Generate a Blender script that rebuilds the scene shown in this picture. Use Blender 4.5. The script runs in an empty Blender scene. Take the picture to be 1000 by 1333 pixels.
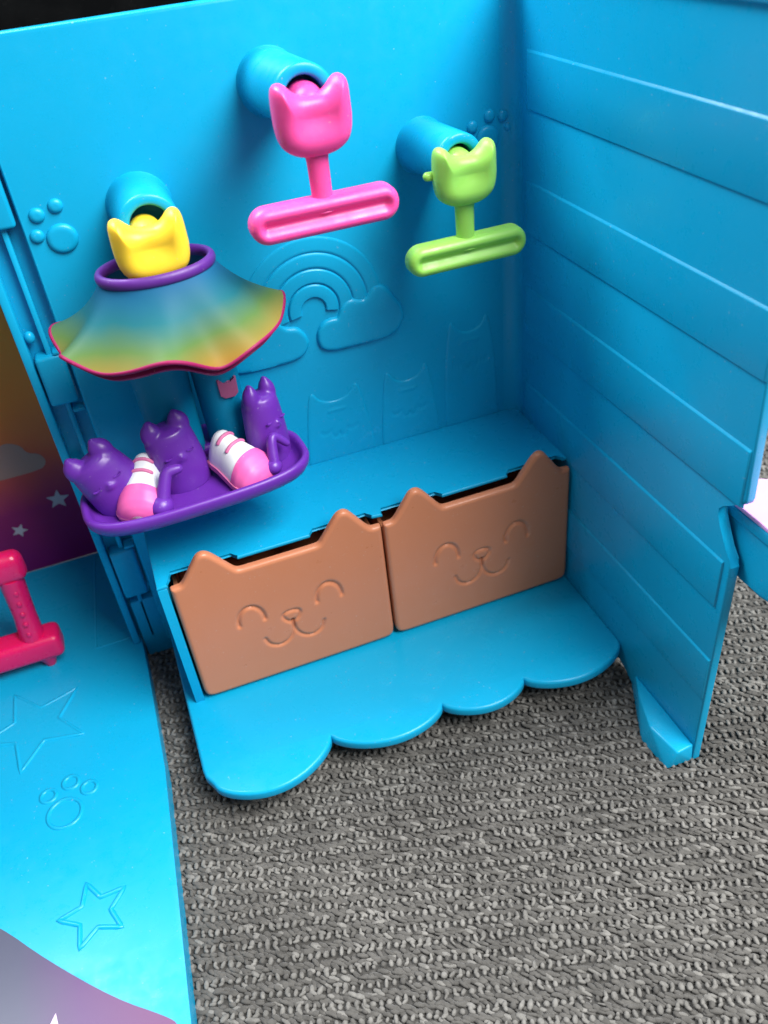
import bpy, bmesh, math, random
import numpy as np
from mathutils import Vector, Matrix

random.seed(7)
rng = np.random.default_rng(11)
S = 0.01                      # lengths below are centimetres; the scene is in metres
scene = bpy.context.scene
COL = scene.collection

# ------------------------------------------------------------------ camera
cam_data = bpy.data.cameras.new('camera')
cam = bpy.data.objects.new('camera', cam_data)
COL.objects.link(cam)
AX = Vector((0.93412585, -0.34373293, -0.09621105))     # camera right
AY = -Vector((-0.28251933, -0.54725479, -0.787842))     # camera up
AZ = -Vector((0.21815528, 0.76312506, -0.60831604))     # camera back
CP = Vector((-13.8395, -27.0911, 25.3639)) * S
m = Matrix.Identity(4)
for i in range(3):
    m[i][0], m[i][1], m[i][2], m[i][3] = AX[i], AY[i], AZ[i], CP[i]
cam.matrix_world = m
cam_data.sensor_fit = 'HORIZONTAL'
cam_data.sensor_width = 36.0
cam_data.lens = 36.0 * 1.11162
cam_data.clip_start = 0.01
cam_data.clip_end = 50
cam_data.dof.use_dof = True
cam_data.dof.focus_distance = 0.262
cam_data.dof.aperture_fstop = 20
scene.camera = cam

# ------------------------------------------------------------------ light
world = bpy.data.worlds.new('World')
scene.world = world
world.use_nodes = True
bg = world.node_tree.nodes['Background']
bg.inputs['Color'].default_value = (0.80, 0.90, 1.0, 1)
bg.inputs['Strength'].default_value = 0.24


def area(name, loc, target, size, energy, color):
    d = bpy.data.lights.new(name, 'AREA')
    d.shape = 'RECTANGLE'
    d.size, d.size_y = size
    d.energy = energy
    d.color = color
    o = bpy.data.objects.new(name, d)
    COL.objects.link(o)
    o.location = loc
    o.rotation_euler = (Vector(target) - Vector(loc)).to_track_quat('-Z', 'Y').to_euler()
    return o


area('window_light', (0.30, -0.48, 0.84), (-0.08, -0.04, 0.08), (0.60, 0.54), 20.0, (1.0, 0.98, 0.95))
area('far_window_light', (-0.50, 0.46, 1.12), (-0.02, -0.10, 0.08), (0.60, 0.60), 21, (0.97, 0.98, 1.0))

vs = scene.view_settings
vs.view_transform = 'Standard'
vs.look = 'None'
vs.exposure = 0.18
vs.gamma = 1.0
vs.use_curve_mapping = False

# ------------------------------------------------------------------ materials


def lin(c):
    return tuple(((v / 255) / 12.92 if v / 255 <= 0.04045 else ((v / 255 + 0.055) / 1.055) ** 2.4) for v in c)


def nn(nt, kind, **kw):
    n = nt.nodes.new(kind)
    for k, v in kw.items():
        if k.startswith('i_'):
            n.inputs[k[2:].replace('_', ' ')].default_value = v
        else:
            setattr(n, k, v)
    return n


def plastic(name, col, rough=0.32, sss=0.0, bump=0.03, var=0.06, scale=60.0, coat=0.0, trans=0.0, spec=0.5):
    """Moulded plastic: faint tint drift, uneven gloss, tiny orange-peel relief and hairline scuffs."""
    mt = bpy.data.materials.new(name)
    mt.use_nodes = True
    nt = mt.node_tree
    b = nt.nodes['Principled BSDF']
    tc = nn(nt, 'ShaderNodeTexCoord')
    n1 = nn(nt, 'ShaderNodeTexNoise', i_Scale=scale, i_Detail=4.0)
    nt.links.new(tc.outputs['Object'], n1.inputs['Vector'])
    mix = nn(nt, 'ShaderNodeMix', data_type='RGBA')
    mix.inputs[6].default_value = (*[c * (1 - var) for c in col], 1)
    mix.inputs[7].default_value = (*[min(1, c * (1 + var)) for c in col], 1)
    nt.links.new(n1.outputs['Fac'], mix.inputs[0])
    # sparse pale dust specks and faint handling smudges
    nd_ = nn(nt, 'ShaderNodeTexNoise', i_Scale=1100.0, i_Detail=1.0)
    nt.links.new(tc.outputs['Object'], nd_.inputs['Vector'])
    md = nn(nt, 'ShaderNodeMapRange')
    md.inputs[1].default_value, md.inputs[2].default_value = 0.735, 0.80
    md.inputs[3].default_value, md.inputs[4].default_value = 0.0, 0.22
    nt.links.new(nd_.outputs['Fac'], md.inputs[0])
    mx2 = nn(nt, 'ShaderNodeMix', data_type='RGBA')
    mx2.inputs[7].default_value = (0.6, 0.6, 0.58, 1)
    nt.links.new(md.outputs[0], mx2.inputs[0])
    nt.links.new(mix.outputs[2], mx2.inputs[6])
    nt.links.new(mx2.outputs[2], b.inputs['Base Color'])
    n2 = nn(nt, 'ShaderNodeTexNoise', i_Scale=scale * 3.1, i_Detail=5.0, i_Roughness=0.65)
    nt.links.new(tc.outputs['Object'], n2.inputs['Vector'])
    mr = nn(nt, 'ShaderNodeMapRange')
    mr.inputs[1].default_value, mr.inputs[2].default_value = 0.3, 0.75
    mr.inputs[3].default_value, mr.inputs[4].default_value = rough * 0.72, rough * 1.5
    nt.links.new(n2.outputs['Fac'], mr.inputs[0])
    nt.links.new(mr.outputs[0], b.inputs['Roughness'])
    n3 = nn(nt, 'ShaderNodeTexNoise', i_Scale=900.0, i_Detail=2.0)
    nt.links.new(tc.outputs['Object'], n3.inputs['Vector'])
    bp = nn(nt, 'ShaderNodeBump', i_Strength=bump, i_Distance=0.0004)
    nt.links.new(n3.outputs['Fac'], bp.inputs['Height'])
    nt.links.new(bp.outputs['Normal'], b.inputs['Normal'])
    b.inputs['Specular IOR Level'].default_value = spec
    if sss:
        b.inputs['Subsurface Weight'].default_value = sss
        b.inputs['Subsurface Radius'].default_value = tuple(max(c, 0.1) for c in col)
        b.inputs['Subsurface Scale'].default_value = 0.0025
    if coat:
        b.inputs['Coat Weight'].default_value = coat
        b.inputs['Coat Roughness'].default_value = 0.1
    if trans:
        b.inputs['Transmission Weight'].default_value = trans
    return mt


M = {}
M['blue'] = plastic('blue_plastic', (0.004, 0.345, 0.60), 0.30, bump=0.015, var=0.03, spec=0.28)
M['blue_fabric'] = plastic('soft_blue_vinyl', (0.0, 0.22, 0.40), 0.5, spec=0.2)
M['brown'] = plastic('caramel_plastic', (0.54, 0.195, 0.095), 0.36, bump=0.06, var=0.04)
M['pink'] = plastic('pink_plastic', (0.86, 0.075, 0.34), 0.38, sss=0.35)
M['green'] = plastic('lime_plastic', (0.30, 0.64, 0.10), 0.38, sss=0.35)
M['yellow'] = plastic('yellow_plastic', (0.90, 0.62, 0.035), 0.38, sss=0.35)
M['purple'] = plastic('purple_plastic', (0.125, 0.022, 0.34), 0.36, sss=0.1)
M['trim_purple'] = plastic('waist_purple', (0.10, 0.018, 0.24), 0.45)
M['hem_pink'] = plastic('hem_magenta', (0.26, 0.008, 0.08), 0.5, spec=0.25)
M['white'] = plastic('white_vinyl', (0.74, 0.76, 0.80), 0.45)
M['shoe_pink'] = plastic('shoe_pink', (0.78, 0.12, 0.40), 0.42)
M['lace'] = plastic('lace_pink', (0.62, 0.16, 0.34), 0.5)
M['patch'] = plastic('patch_pink', (0.34, 0.08, 0.20), 0.5)
M['magenta'] = plastic('magenta_plastic', (0.72, 0.006, 0.12), 0.30, sss=0.3)
M['lilac'] = plastic('lilac_plastic', (0.80, 0.42, 0.82), 0.35)
M['black'] = plastic('black_cloth', (0.0025, 0.003, 0.0035), 0.95, scale=8, spec=0.1)
M['star_print'] = plastic('star_print', (0.45, 0.42, 0.48), 0.5)
M['cloud_print'] = plastic('cloud_print', (0.36, 0.20, 0.16), 0.5)
M['star_lilac'] = plastic('star_lilac', (0.70, 0.50, 0.75), 0.4)


def ramp_mat(name, axis, lo, hi, stops, rough=0.45, noise=0.06):
    """A printed or sprayed colour change along one object axis."""
    mt = bpy.data.materials.new(name)
    mt.use_nodes = True
    nt = mt.node_tree
    b = nt.nodes['Principled BSDF']
    tc = nn(nt, 'ShaderNodeTexCoord')
    sp = nn(nt, 'ShaderNodeSeparateXYZ')
    nt.links.new(tc.outputs['Object'], sp.inputs[0])
    mr = nn(nt, 'ShaderNodeMapRange')
    mr.inputs[1].default_value, mr.inputs[2].default_value = lo * S, hi * S
    nt.links.new(sp.outputs[axis], mr.inputs[0])
    n1 = nn(nt, 'ShaderNodeTexNoise', i_Scale=45.0, i_Detail=3.0)
    nt.links.new(tc.outputs['Object'], n1.inputs['Vector'])
    ad = nn(nt, 'ShaderNodeMath', operation='MULTIPLY_ADD')
    ad.inputs[1].default_value = noise * 2
    nt.links.new(n1.outputs['Fac'], ad.inputs[0])
    nt.links.new(mr.outputs[0], ad.inputs[2])
    sb = nn(nt, 'ShaderNodeMath', operation='SUBTRACT')
    sb.inputs[1].default_value = noise
    nt.links.new(ad.outputs[0], sb.inputs[0])
    cr = nn(nt, 'ShaderNodeValToRGB')
    el = cr.color_ramp.elements
    while len(el) < len(stops):
        el.new(0.5)
    for e, (p, c) in zip(el, stops):
        e.position = p
        e.color = (*c, 1)
    nt.links.new(sb.outputs[0], cr.inputs[0])
    nt.links.new(cr.outputs[0], b.inputs['Base Color'])
    n2 = nn(nt, 'ShaderNodeTexNoise', i_Scale=300.0, i_Detail=3.0)
    nt.links.new(tc.outputs['Object'], n2.inputs['Vector'])
    bp = nn(nt, 'ShaderNodeBump', i_Strength=0.05, i_Distance=0.0005)
    nt.links.new(n2.outputs['Fac'], bp.inputs['Height'])
    nt.links.new(bp.outputs['Normal'], b.inputs['Normal'])
    b.inputs['Roughness'].default_value = rough
    b.inputs['Specular IOR Level'].default_value = 0.12
    return mt


M['skirt'] = ramp_mat('rainbow_spray', 2, 14.45, 16.75, [
    (0.0, (0.34, 0.13, 0.03)), (0.16, (0.28, 0.17, 0.03)), (0.42, (0.085, 0.16, 0.045)),
    (0.68, (0.015, 0.13, 0.16)), (1.0, (0.012, 0.11, 0.24))], 0.5, 0.12)
M['panel_print'] = ramp_mat('sunset_print', 2, 0.8, 14, [
    (0.0, (0.16, 0.010, 0.13)), (0.25, (0.24, 0.025, 0.12)), (0.42, (0.55, 0.10, 0.06)),
    (0.62, (0.80, 0.24, 0.05)), (1.0, (0.85, 0.34, 0.06))], 0.35, 0.05)
M['rug_print'] = ramp_mat('dusk_print', 0, -24, -17, [
    (0.0, (0.09, 0.105, 0.14)), (0.28, (0.085, 0.09, 0.14)), (0.5, (0.105, 0.055, 0.15)), (1.0, (0.14, 0.035, 0.12))], 0.25, 0.05)


def yarn(name, lo, hi):
    mt = bpy.data.materials.new(name)
    mt.use_nodes = True
    nt = mt.node_tree
    b = nt.nodes['Principled BSDF']
    tc = nn(nt, 'ShaderNodeTexCoord')
    n1 = nn(nt, 'ShaderNodeTexNoise', i_Scale=330.0, i_Detail=6.0, i_Roughness=0.7)
    nt.links.new(tc.outputs['Object'], n1.inputs['Vector'])
    n0 = nn(nt, 'ShaderNodeTexNoise', i_Scale=22.0, i_Detail=3.0)
    nt.links.new(tc.outputs['Object'], n0.inputs['Vector'])
    av = nn(nt, 'ShaderNodeMath', operation='MULTIPLY_ADD')
    av.inputs[1].default_value = 0.45
    nt.links.new(n0.outputs['Fac'], av.inputs[0])
    nt.links.new(n1.outputs['Fac'], av.inputs[2])
    mr = nn(nt, 'ShaderNodeMapRange')
    mr.inputs[1].default_value, mr.inputs[2].default_value = 0.5, 0.95
    nt.links.new(av.outputs[0], mr.inputs[0])
    mix = nn(nt, 'ShaderNodeMix', data_type='RGBA')
    mix.inputs[6].default_value = (*lo, 1)
    mix.inputs[7].default_value = (*hi, 1)
    nt.links.new(mr.outputs[0], mix.inputs[0])
    nt.links.new(mix.outputs[2], b.inputs['Base Color'])
    n2 = nn(nt, 'ShaderNodeTexNoise', i_Scale=1800.0, i_Detail=3.0)
    nt.links.new(tc.outputs['Object'], n2.inputs['Vector'])
    bp = nn(nt, 'ShaderNodeBump', i_Strength=0.35, i_Distance=0.0004)
    nt.links.new(n2.outputs['Fac'], bp.inputs['Height'])
    nt.links.new(bp.outputs['Normal'], b.inputs['Normal'])
    b.inputs['Roughness'].default_value = 0.9
    b.inputs['Specular IOR Level'].default_value = 0.2
    b.inputs['Sheen Weight'].default_value = 0.15
    return mt


M['yarn'] = yarn('grey_yarn', (0.056, 0.054, 0.050), (0.118, 0.114, 0.106))
M['yarn_nub'] = yarn('lit_nub_yarn', (0.10, 0.097, 0.090), (0.235, 0.229, 0.214))  # lighter than the strands to imitate light caught by raised nubs
M['carpet_base'] = yarn('carpet_backing', (0.04, 0.039, 0.036), (0.09, 0.087, 0.082))

# ------------------------------------------------------------------ mesh helpers


def link(name, me, mat, parent=None, smooth=True, sharp=40):
    if smooth:
        me.polygons.foreach_set('use_smooth', [True] * len(me.polygons))
        if sharp:
            me.set_sharp_from_angle(angle=math.radians(sharp))
    o = bpy.data.objects.new(name, me)
    me.name = name
    if mat is not None:
        me.materials.append(M[mat] if isinstance(mat, str) else mat)
    COL.objects.link(o)
    if parent is not None:
        o.parent = parent
    return o


def from_bm(name, bm, mat, parent=None, smooth=True, sharp=40):
    bmesh.ops.recalc_face_normals(bm, faces=bm.faces)
    bmesh.ops.scale(bm, vec=(S, S, S), verts=bm.verts)
    me = bpy.data.meshes.new(name)
    bm.to_mesh(me)
    bm.free()
    return link(name, me, mat, parent, smooth, sharp)


def from_arrays(name, V, F, mat, parent=None, sharp=None):
    me = bpy.data.meshes.new(name)
    me.from_pydata((np.asarray(V) * S).tolist(), [], F)
    me.update()
    bm = bmesh.new()
    bm.from_mesh(me)
    bmesh.ops.delete(bm, geom=[v for v in bm.verts if not v.link_faces], context='VERTS')
    bmesh.ops.recalc_face_normals(bm, faces=bm.faces)
    bm.to_mesh(me)
    bm.free()
    return link(name, me, mat, parent, True, sharp)


def empty(name, loc=(0, 0, 0)):
    o = bpy.data.objects.new(name, None)
    o.empty_display_size = 0.01
    COL.objects.link(o)
    return o


def tag(o, label=None, cat=None, group=None, kind=None):
    if label:
        o['label'] = label
    if cat:
        o['category'] = cat
    if group:
        o['group'] = group
    if kind:
        o['kind'] = kind
    return o


def bevel(bm, off, seg=3, edges=None):
    bmesh.ops.bevel(bm, geom=list(edges if edges is not None else bm.edges), offset=off, segments=seg,
                    profile=0.5, affect='EDGES', clamp_overlap=True)


def bm_box(lo, hi, b=0.05, seg=2):
    bm = bmesh.new()
    bmesh.ops.create_cube(bm, size=1)
    for v in bm.verts:
        for k in range(3):
            v.co[k] = lo[k] + (v.co[k] + 0.5) * (hi[k] - lo[k])
    if b:
        bevel(bm, b, seg)
    return bm


def box(name, lo, hi, mat, parent=None, b=0.05, seg=2):
    return from_bm(name, bm_box(lo, hi, b, seg), mat, parent)


def prism(name, pts, axis, a, b_, mat, parent=None, bev=0.05, seg=3, sharp=40):
    """Outline pts in the plane normal to `axis`, from a to b_ along it, all rim edges rounded."""
    bm = bmesh.new()

    def co(p, t):
        q = list(p)
        q.insert(axis, t)
        return q
    va = [bm.verts.new(co(p, a)) for p in pts]
    vb = [bm.verts.new(co(p, b_)) for p in pts]
    n = len(pts)
    fa = bm.faces.new(va)
    fb = bm.faces.new(vb[::-1])
    for i in range(n):
        bm.faces.new((va[i], vb[i], vb[(i + 1) % n], va[(i + 1) % n]))
    if bev:
        es = set(fa.edges) | set(fb.edges)
        bevel(bm, bev, seg, es)
    return from_bm(name, bm, mat, parent, True, sharp)


def tube_arrays(P, R, seg=8, closed=False, flat=None):
    P = np.asarray(P, float)
    n = len(P)
    R = np.full(n, R, float) if np.isscalar(R) else np.asarray(R, float)
    if closed:
        T = np.roll(P, -1, 0) - np.roll(P, 1, 0)
    else:
        T = np.gradient(P, axis=0)
    T /= np.linalg.norm(T, axis=1)[:, None] + 1e-12
    up = np.array([0, 0, 1.0])
    if abs(T[0] @ up) > 0.9:
        up = np.array([0, 1.0, 0])
    N = np.zeros_like(P)
    v = up - T[0] * (up @ T[0])
    v /= np.linalg.norm(v)
    for i in range(n):
        v = v - T[i] * (v @ T[i])
        v /= np.linalg.norm(v)
        N[i] = v
    B = np.cross(T, N)
    a = np.linspace(0, 2 * np.pi, seg, endpoint=False)
    V = (P[:, None] + R[:, None, None] * (np.cos(a)[None, :, None] * N[:, None] + np.sin(a)[None, :, None] * B[:, None])).reshape(-1, 3)
    F = []
    m_ = n if closed else n - 1
    for i in range(m_):
        for j in range(seg):
            i2, j2 = (i + 1) % n, (j + 1) % seg
            F.append((i * seg + j, i * seg + j2, i2 * seg + j2, i2 * seg + j))
    if not closed:
        F.append(tuple(range(seg))[::-1])
        F.append(tuple((n - 1) * seg + j for j in range(seg)))
    return V, F


def tube(name, P, R, mat, parent=None, seg=10, closed=False):
    V, F = tube_arrays(P, R, seg, closed)
    return from_arrays(name, V, F, mat, parent, 60)


def round_ends(P, R, k=5):
    """Extra rings so that a tube ends in a half ball."""
    P = [np.array(p, float) for p in P]
    R = list(R)
    a, b_ = P[0] - P[1], P[-1] - P[-2]
    a /= np.linalg.norm(a)
    b_ /= np.linalg.norm(b_)
    head, hr, tail, tr = [], [], [], []
    for i in range(1, k + 1):
        t = i / k * math.pi / 2 * 0.98
        tail.append(P[-1] + b_ * R[-1] * math.sin(t))
        tr.append(R[-1] * math.cos(t))
        head.append(P[0] + a * R[0] * math.sin(t))
        hr.append(R[0] * math.cos(t))
    return head[::-1] + P + tail, hr[::-1] + R + tr


def smooth_line(P, k=3, closed=False):
    P = np.asarray(P, float)
    for _ in range(k):
        Q = np.roll(P, -1, 0) if closed else P[1:]
        A = P if closed else P[:-1]
        a, b_ = A * 0.75 + Q * 0.25, A * 0.25 + Q * 0.75
        N = np.empty((2 * len(a), P.shape[1]))
        N[0::2], N[1::2] = a, b_
        if not closed:
            N = np.vstack([P[:1], N, P[-1:]])
        P = N
    return P


def seg_dist(X, L, closed=False):
    L = np.asarray(L, float)
    A = L if closed else L[:-1]
    B = np.roll(L, -1, 0) if closed else L[1:]
    d = np.full(len(X), 1e9)
    for a, b_ in zip(A, B):
        ab = b_ - a
        t = np.clip(((X - a) @ ab) / (ab @ ab + 1e-12), 0, 1)
        d = np.minimum(d, np.linalg.norm(X - a - t[:, None] * ab, axis=1))
    return d


def puffy(name, top, bot, hgt, w, thick, mat, parent=None, strokes=(), nx=60, ny=36, sm=2, extra=None, frame=None, power=2.0, sharp=50, back_h=None):
    """A moulded plate seen from -y: top and bottom outlines over x, rim rounded over width w by hgt,
    a straight side `thick` deep, and engraved strokes (polyline, radius, depth)."""
    top = smooth_line(top, sm)
    bot = smooth_line(bot, sm)
    x0, x1 = max(top[0, 0], bot[0, 0]), min(top[-1, 0], bot[-1, 0])
    t = np.linspace(0, 1, nx)
    xs = x0 + (x1 - x0) * (0.5 - 0.5 * np.cos(np.pi * t)) * 0.5 + (x1 - x0) * t * 0.5
    zt = np.interp(xs, top[:, 0], top[:, 1])
    zb = np.interp(xs, bot[:, 0], bot[:, 1])
    s = np.linspace(0, 1, ny)
    s = 0.5 * s + 0.5 * (0.5 - 0.5 * np.cos(np.pi * s))
    X = np.repeat(xs[:, None], ny, 1)
    Z = zb[:, None] + (zt - zb)[:, None] * s[None, :]
    P2 = np.stack([X.ravel(), Z.ravel()], 1)
    loop2 = np.vstack([np.stack([xs, zt], 1), np.stack([xs, zb], 1)[::-1]])
    d = seg_dist(P2, loop2, True)
    u = np.clip(d / w, 0, 1)
    h = hgt * (1 - (1 - u) ** power) ** (1 / power)
    for line, r, dep in strokes:
        ds = seg_dist(P2, np.asarray(line, float))
        h = h - dep * np.exp(-(ds / r) ** 2 * 1.2)
    if extra is not None:
        h = h + extra(P2) * u
    V = np.stack([P2[:, 0], -h, P2[:, 1]], 1)
    idx = np.arange(nx * ny).reshape(nx, ny)
    F = [(int(idx[i, j]), int(idx[i + 1, j]), int(idx[i + 1, j + 1]), int(idx[i, j + 1])) for i in range(nx - 1) for j in range(ny - 1)]
    ring = list(idx[:, 0]) + list(idx[-1, 1:]) + list(idx[-2::-1, -1]) + list(idx[0, -2:0:-1])
    base = len(V)
    VB = V[ring].copy()
    VB[:, 1] = thick
    V = np.vstack([V, VB])
    n = len(ring)
    for k in range(n):
        k2 = (k + 1) % n
        F.append((int(ring[k]), int(ring[k2]), base + k2, base + k))
    if back_h is None:
        F.append(tuple(base + k for k in range(n))[::-1])
    else:
        b2 = len(V)
        VB2 = np.stack([P2[:, 0], thick + back_h * (1 - (1 - u) ** power) ** (1 / power), P2[:, 1]], 1)
        V = np.vstack([V, VB2])
        remap = {int(v): base + k for k, v in enumerate(ring)}
        g = lambda q: remap.get(int(q), b2 + int(q))
        F += [(g(idx[i, j]), g(idx[i, j + 1]), g(idx[i + 1, j + 1]), g(idx[i + 1, j])) for i in range(nx - 1) for j in range(ny - 1)]
    if frame is not None:
        V = np.array([list(frame @ Vector(v)) for v in V])
    return from_arrays(name, V, F, mat, parent, sharp)


def lathe(name, prof, frame, mat, parent=None, seg=40, sharp=50):
    """prof (r, t): revolved about the local axis that leaves the wall (-y)."""
    V, F = [], []
    for r, t in prof:
        for j in range(seg):
            a = 2 * math.pi * j / seg
            V.append(list(frame @ Vector((r * math.cos(a), -t, r * math.sin(a)))))
    for i in range(len(prof) - 1):
        for j in range(seg):
            j2 = (j + 1) % seg
            F.append((i * seg + j, i * seg + j2, (i + 1) * seg + j2, (i + 1) * seg + j))
    F.append(tuple((len(prof) - 1) * seg + j for j in range(seg)))
    F.append(tuple(range(seg))[::-1])
    return from_arrays(name, V, F, mat, parent, sharp)


def fr(loc, rx=0, ry=0, rz=0):
    return Matrix.Translation(Vector(loc)) @ Matrix.Rotation(math.radians(rz), 4, 'Z') @ Matrix.Rotation(math.radians(rx), 4, 'X') @ Matrix.Rotation(math.radians(ry), 4, 'Y')


def blob(name, frame, r, mat, parent=None, shape=None, nu=28, nv=18):
    """Closed rounded body of radii r, bent by shape(unit vector array) -> offset array."""
    V, F = [], []
    th = np.linspace(0, np.pi, nv)
    ph = np.linspace(0, 2 * np.pi, nu, endpoint=False)
    U = np.array([[math.sin(a) * math.cos(b_), math.sin(a) * math.sin(b_), math.cos(a)] for a in th for b_ in ph])
    P = U * np.array(r)
    if shape is not None:
        P = shape(U, P)
    for i in range(nv - 1):
        for j in range(nu):
            j2 = (j + 1) % nu
            F.append((i * nu + j, (i + 1) * nu + j, (i + 1) * nu + j2, i * nu + j2))
    V = np.array([list(frame @ Vector(p)) for p in P])
    o = from_arrays(name, V, F, mat, parent, None)
    bm = bmesh.new()
    bm.from_mesh(o.data)
    bmesh.ops.remove_doubles(bm, verts=bm.verts, dist=1e-7)
    bmesh.ops.recalc_face_normals(bm, faces=bm.faces)
    bm.to_mesh(o.data)
    bm.free()
    return o


def fused(name, parts, mat, parent, voxel=0.05, smooth=8):
    """Union of overlapping closed shapes, remeshed into one soft skin."""
    V, F = [], []
    for v, f in parts:
        o = len(V)
        V += [tuple(p) for p in v]
        F += [tuple(i + o for i in q) for q in f]
    o = from_arrays(name, V, F, mat, parent, None)
    r = o.modifiers.new('r', 'REMESH')
    r.mode = 'VOXEL'
    r.voxel_size = voxel * S
    sm = o.modifiers.new('s', 'SMOOTH')
    sm.iterations = smooth
    sm.factor = 0.5
    dg = bpy.context.evaluated_depsgraph_get()
    me = bpy.data.meshes.new_from_object(o.evaluated_get(dg))
    o.modifiers.clear()
    o.data = me
    me.name = name
    me.polygons.foreach_set('use_smooth', [True] * len(me.polygons))
    if not me.materials:
        me.materials.append(M[mat])
    return o


def ell(frame, c, r, nu=20, nv=14):
    V, F = [], []
    th = np.linspace(0.02, np.pi - 0.02, nv)
    for a in th:
        for b_ in np.linspace(0, 2 * np.pi, nu, endpoint=False):
            V.append(list(frame @ Vector((c[0] + r[0] * math.sin(a) * math.cos(b_), c[1] + r[1] * math.sin(a) * math.sin(b_), c[2] + r[2] * math.cos(a)))))
    for i in range(nv - 1):
        for j in range(nu):
            j2 = (j + 1) % nu
            F.append((i * nu + j, (i + 1) * nu + j, (i + 1) * nu + j2, i * nu + j2))
    F.append(tuple(range(nu)))
    F.append(tuple((nv - 1) * nu + j for j in range(nu))[::-1])
    return V, F


def arc(cx, cz, rx, rz, a0, a1, n=18):
    return [(cx + rx * math.cos(math.radians(a0 + (a1 - a0) * i / (n - 1))), cz + rz * math.sin(math.radians(a0 + (a1 - a0) * i / (n - 1)))) for i in range(n)]


# ------------------------------------------------------------------ setting: carpet and dark surroundings
CZ = -0.12
bm = bmesh.new()
bmesh.ops.create_grid(bm, x_segments=40, y_segments=40, size=150)
for v in bm.verts:
    v.co.z = CZ - 0.06
carpet = from_bm('carpet', bm, 'carpet_base')
tag(carpet, 'grey chunky knitted carpet under the playset', 'carpet', kind='structure')

bk = box('background', (-110, 62, -0.15), (70, 70, 75), 'black', None, 1.5, 3)
tag(bk, 'dark surroundings behind the top of the blue wall', 'background', kind='structure')


def ellipsoids(C, A, B, N, ra, rb, rn, nu=6, nv=5):
    """Many small ellipsoids at once: centres C, unit axes A,B,N, radii per item."""
    th = np.linspace(0, np.pi, nv)[1:-1]
    ph = np.linspace(0, 2 * np.pi, nu, endpoint=False)
    U = [[0, 0, 1.0]] + [[math.sin(a) * math.cos(b_), math.sin(a) * math.sin(b_), math.cos(a)] for a in th for b_ in ph] + [[0, 0, -1.0]]
    U = np.array(U)          # z of U runs along A (the long axis)
    V = C[:, None] + (U[None, :, 2:3] * (A * ra[:, None])[:, None] + U[None, :, 0:1] * (B * rb[:, None])[:, None] + U[None, :, 1:2] * (N * rn[:, None])[:, None])
    k = len(th)
    F = []
    for j in range(nu):
        F.append((0, 1 + j, 1 + (j + 1) % nu))
    for i in range(k - 1):
        for j in range(nu):
            a, b_ = 1 + i * nu + j, 1 + i * nu + (j + 1) % nu
            F.append((a, a + nu, b_ + nu))
            F.append((a, b_ + nu, b_))
    e = len(U) - 1
    for j in range(nu):
        F.append((e, 1 + (k - 1) * nu + (j + 1) % nu, 1 + (k - 1) * nu + j))
    F = np.array(F)
    n = len(C)
    FF = (F[None] + (np.arange(n) * len(U))[:, None, None]).reshape(-1, 3)
    return V.reshape(-1, 3), FF


def tri_mesh(name, V, F, mats, mat_idx, parent=None):
    me = bpy.data.meshes.new(name)
    me.vertices.add(len(V))
    me.vertices.foreach_set('co', (V * S).ravel().astype(np.float32))
    me.loops.add(F.size)
    me.loops.foreach_set('vertex_index', F.ravel().astype(np.int32))
    me.polygons.add(len(F))
    me.polygons.foreach_set('loop_start', np.arange(0, F.size, 3, dtype=np.int32))
    for k in mats:
        me.materials.append(M[k])
    me.polygons.foreach_set('material_index', mat_idx.astype(np.int32))
    me.polygons.foreach_set('use_smooth', np.ones(len(F), bool))
    me.update(calc_edges=True)
    me.validate()
    o = bpy.data.objects.new(name, me)
    COL.objects.link(o)
    if parent:
        o.parent = parent
    return o


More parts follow.
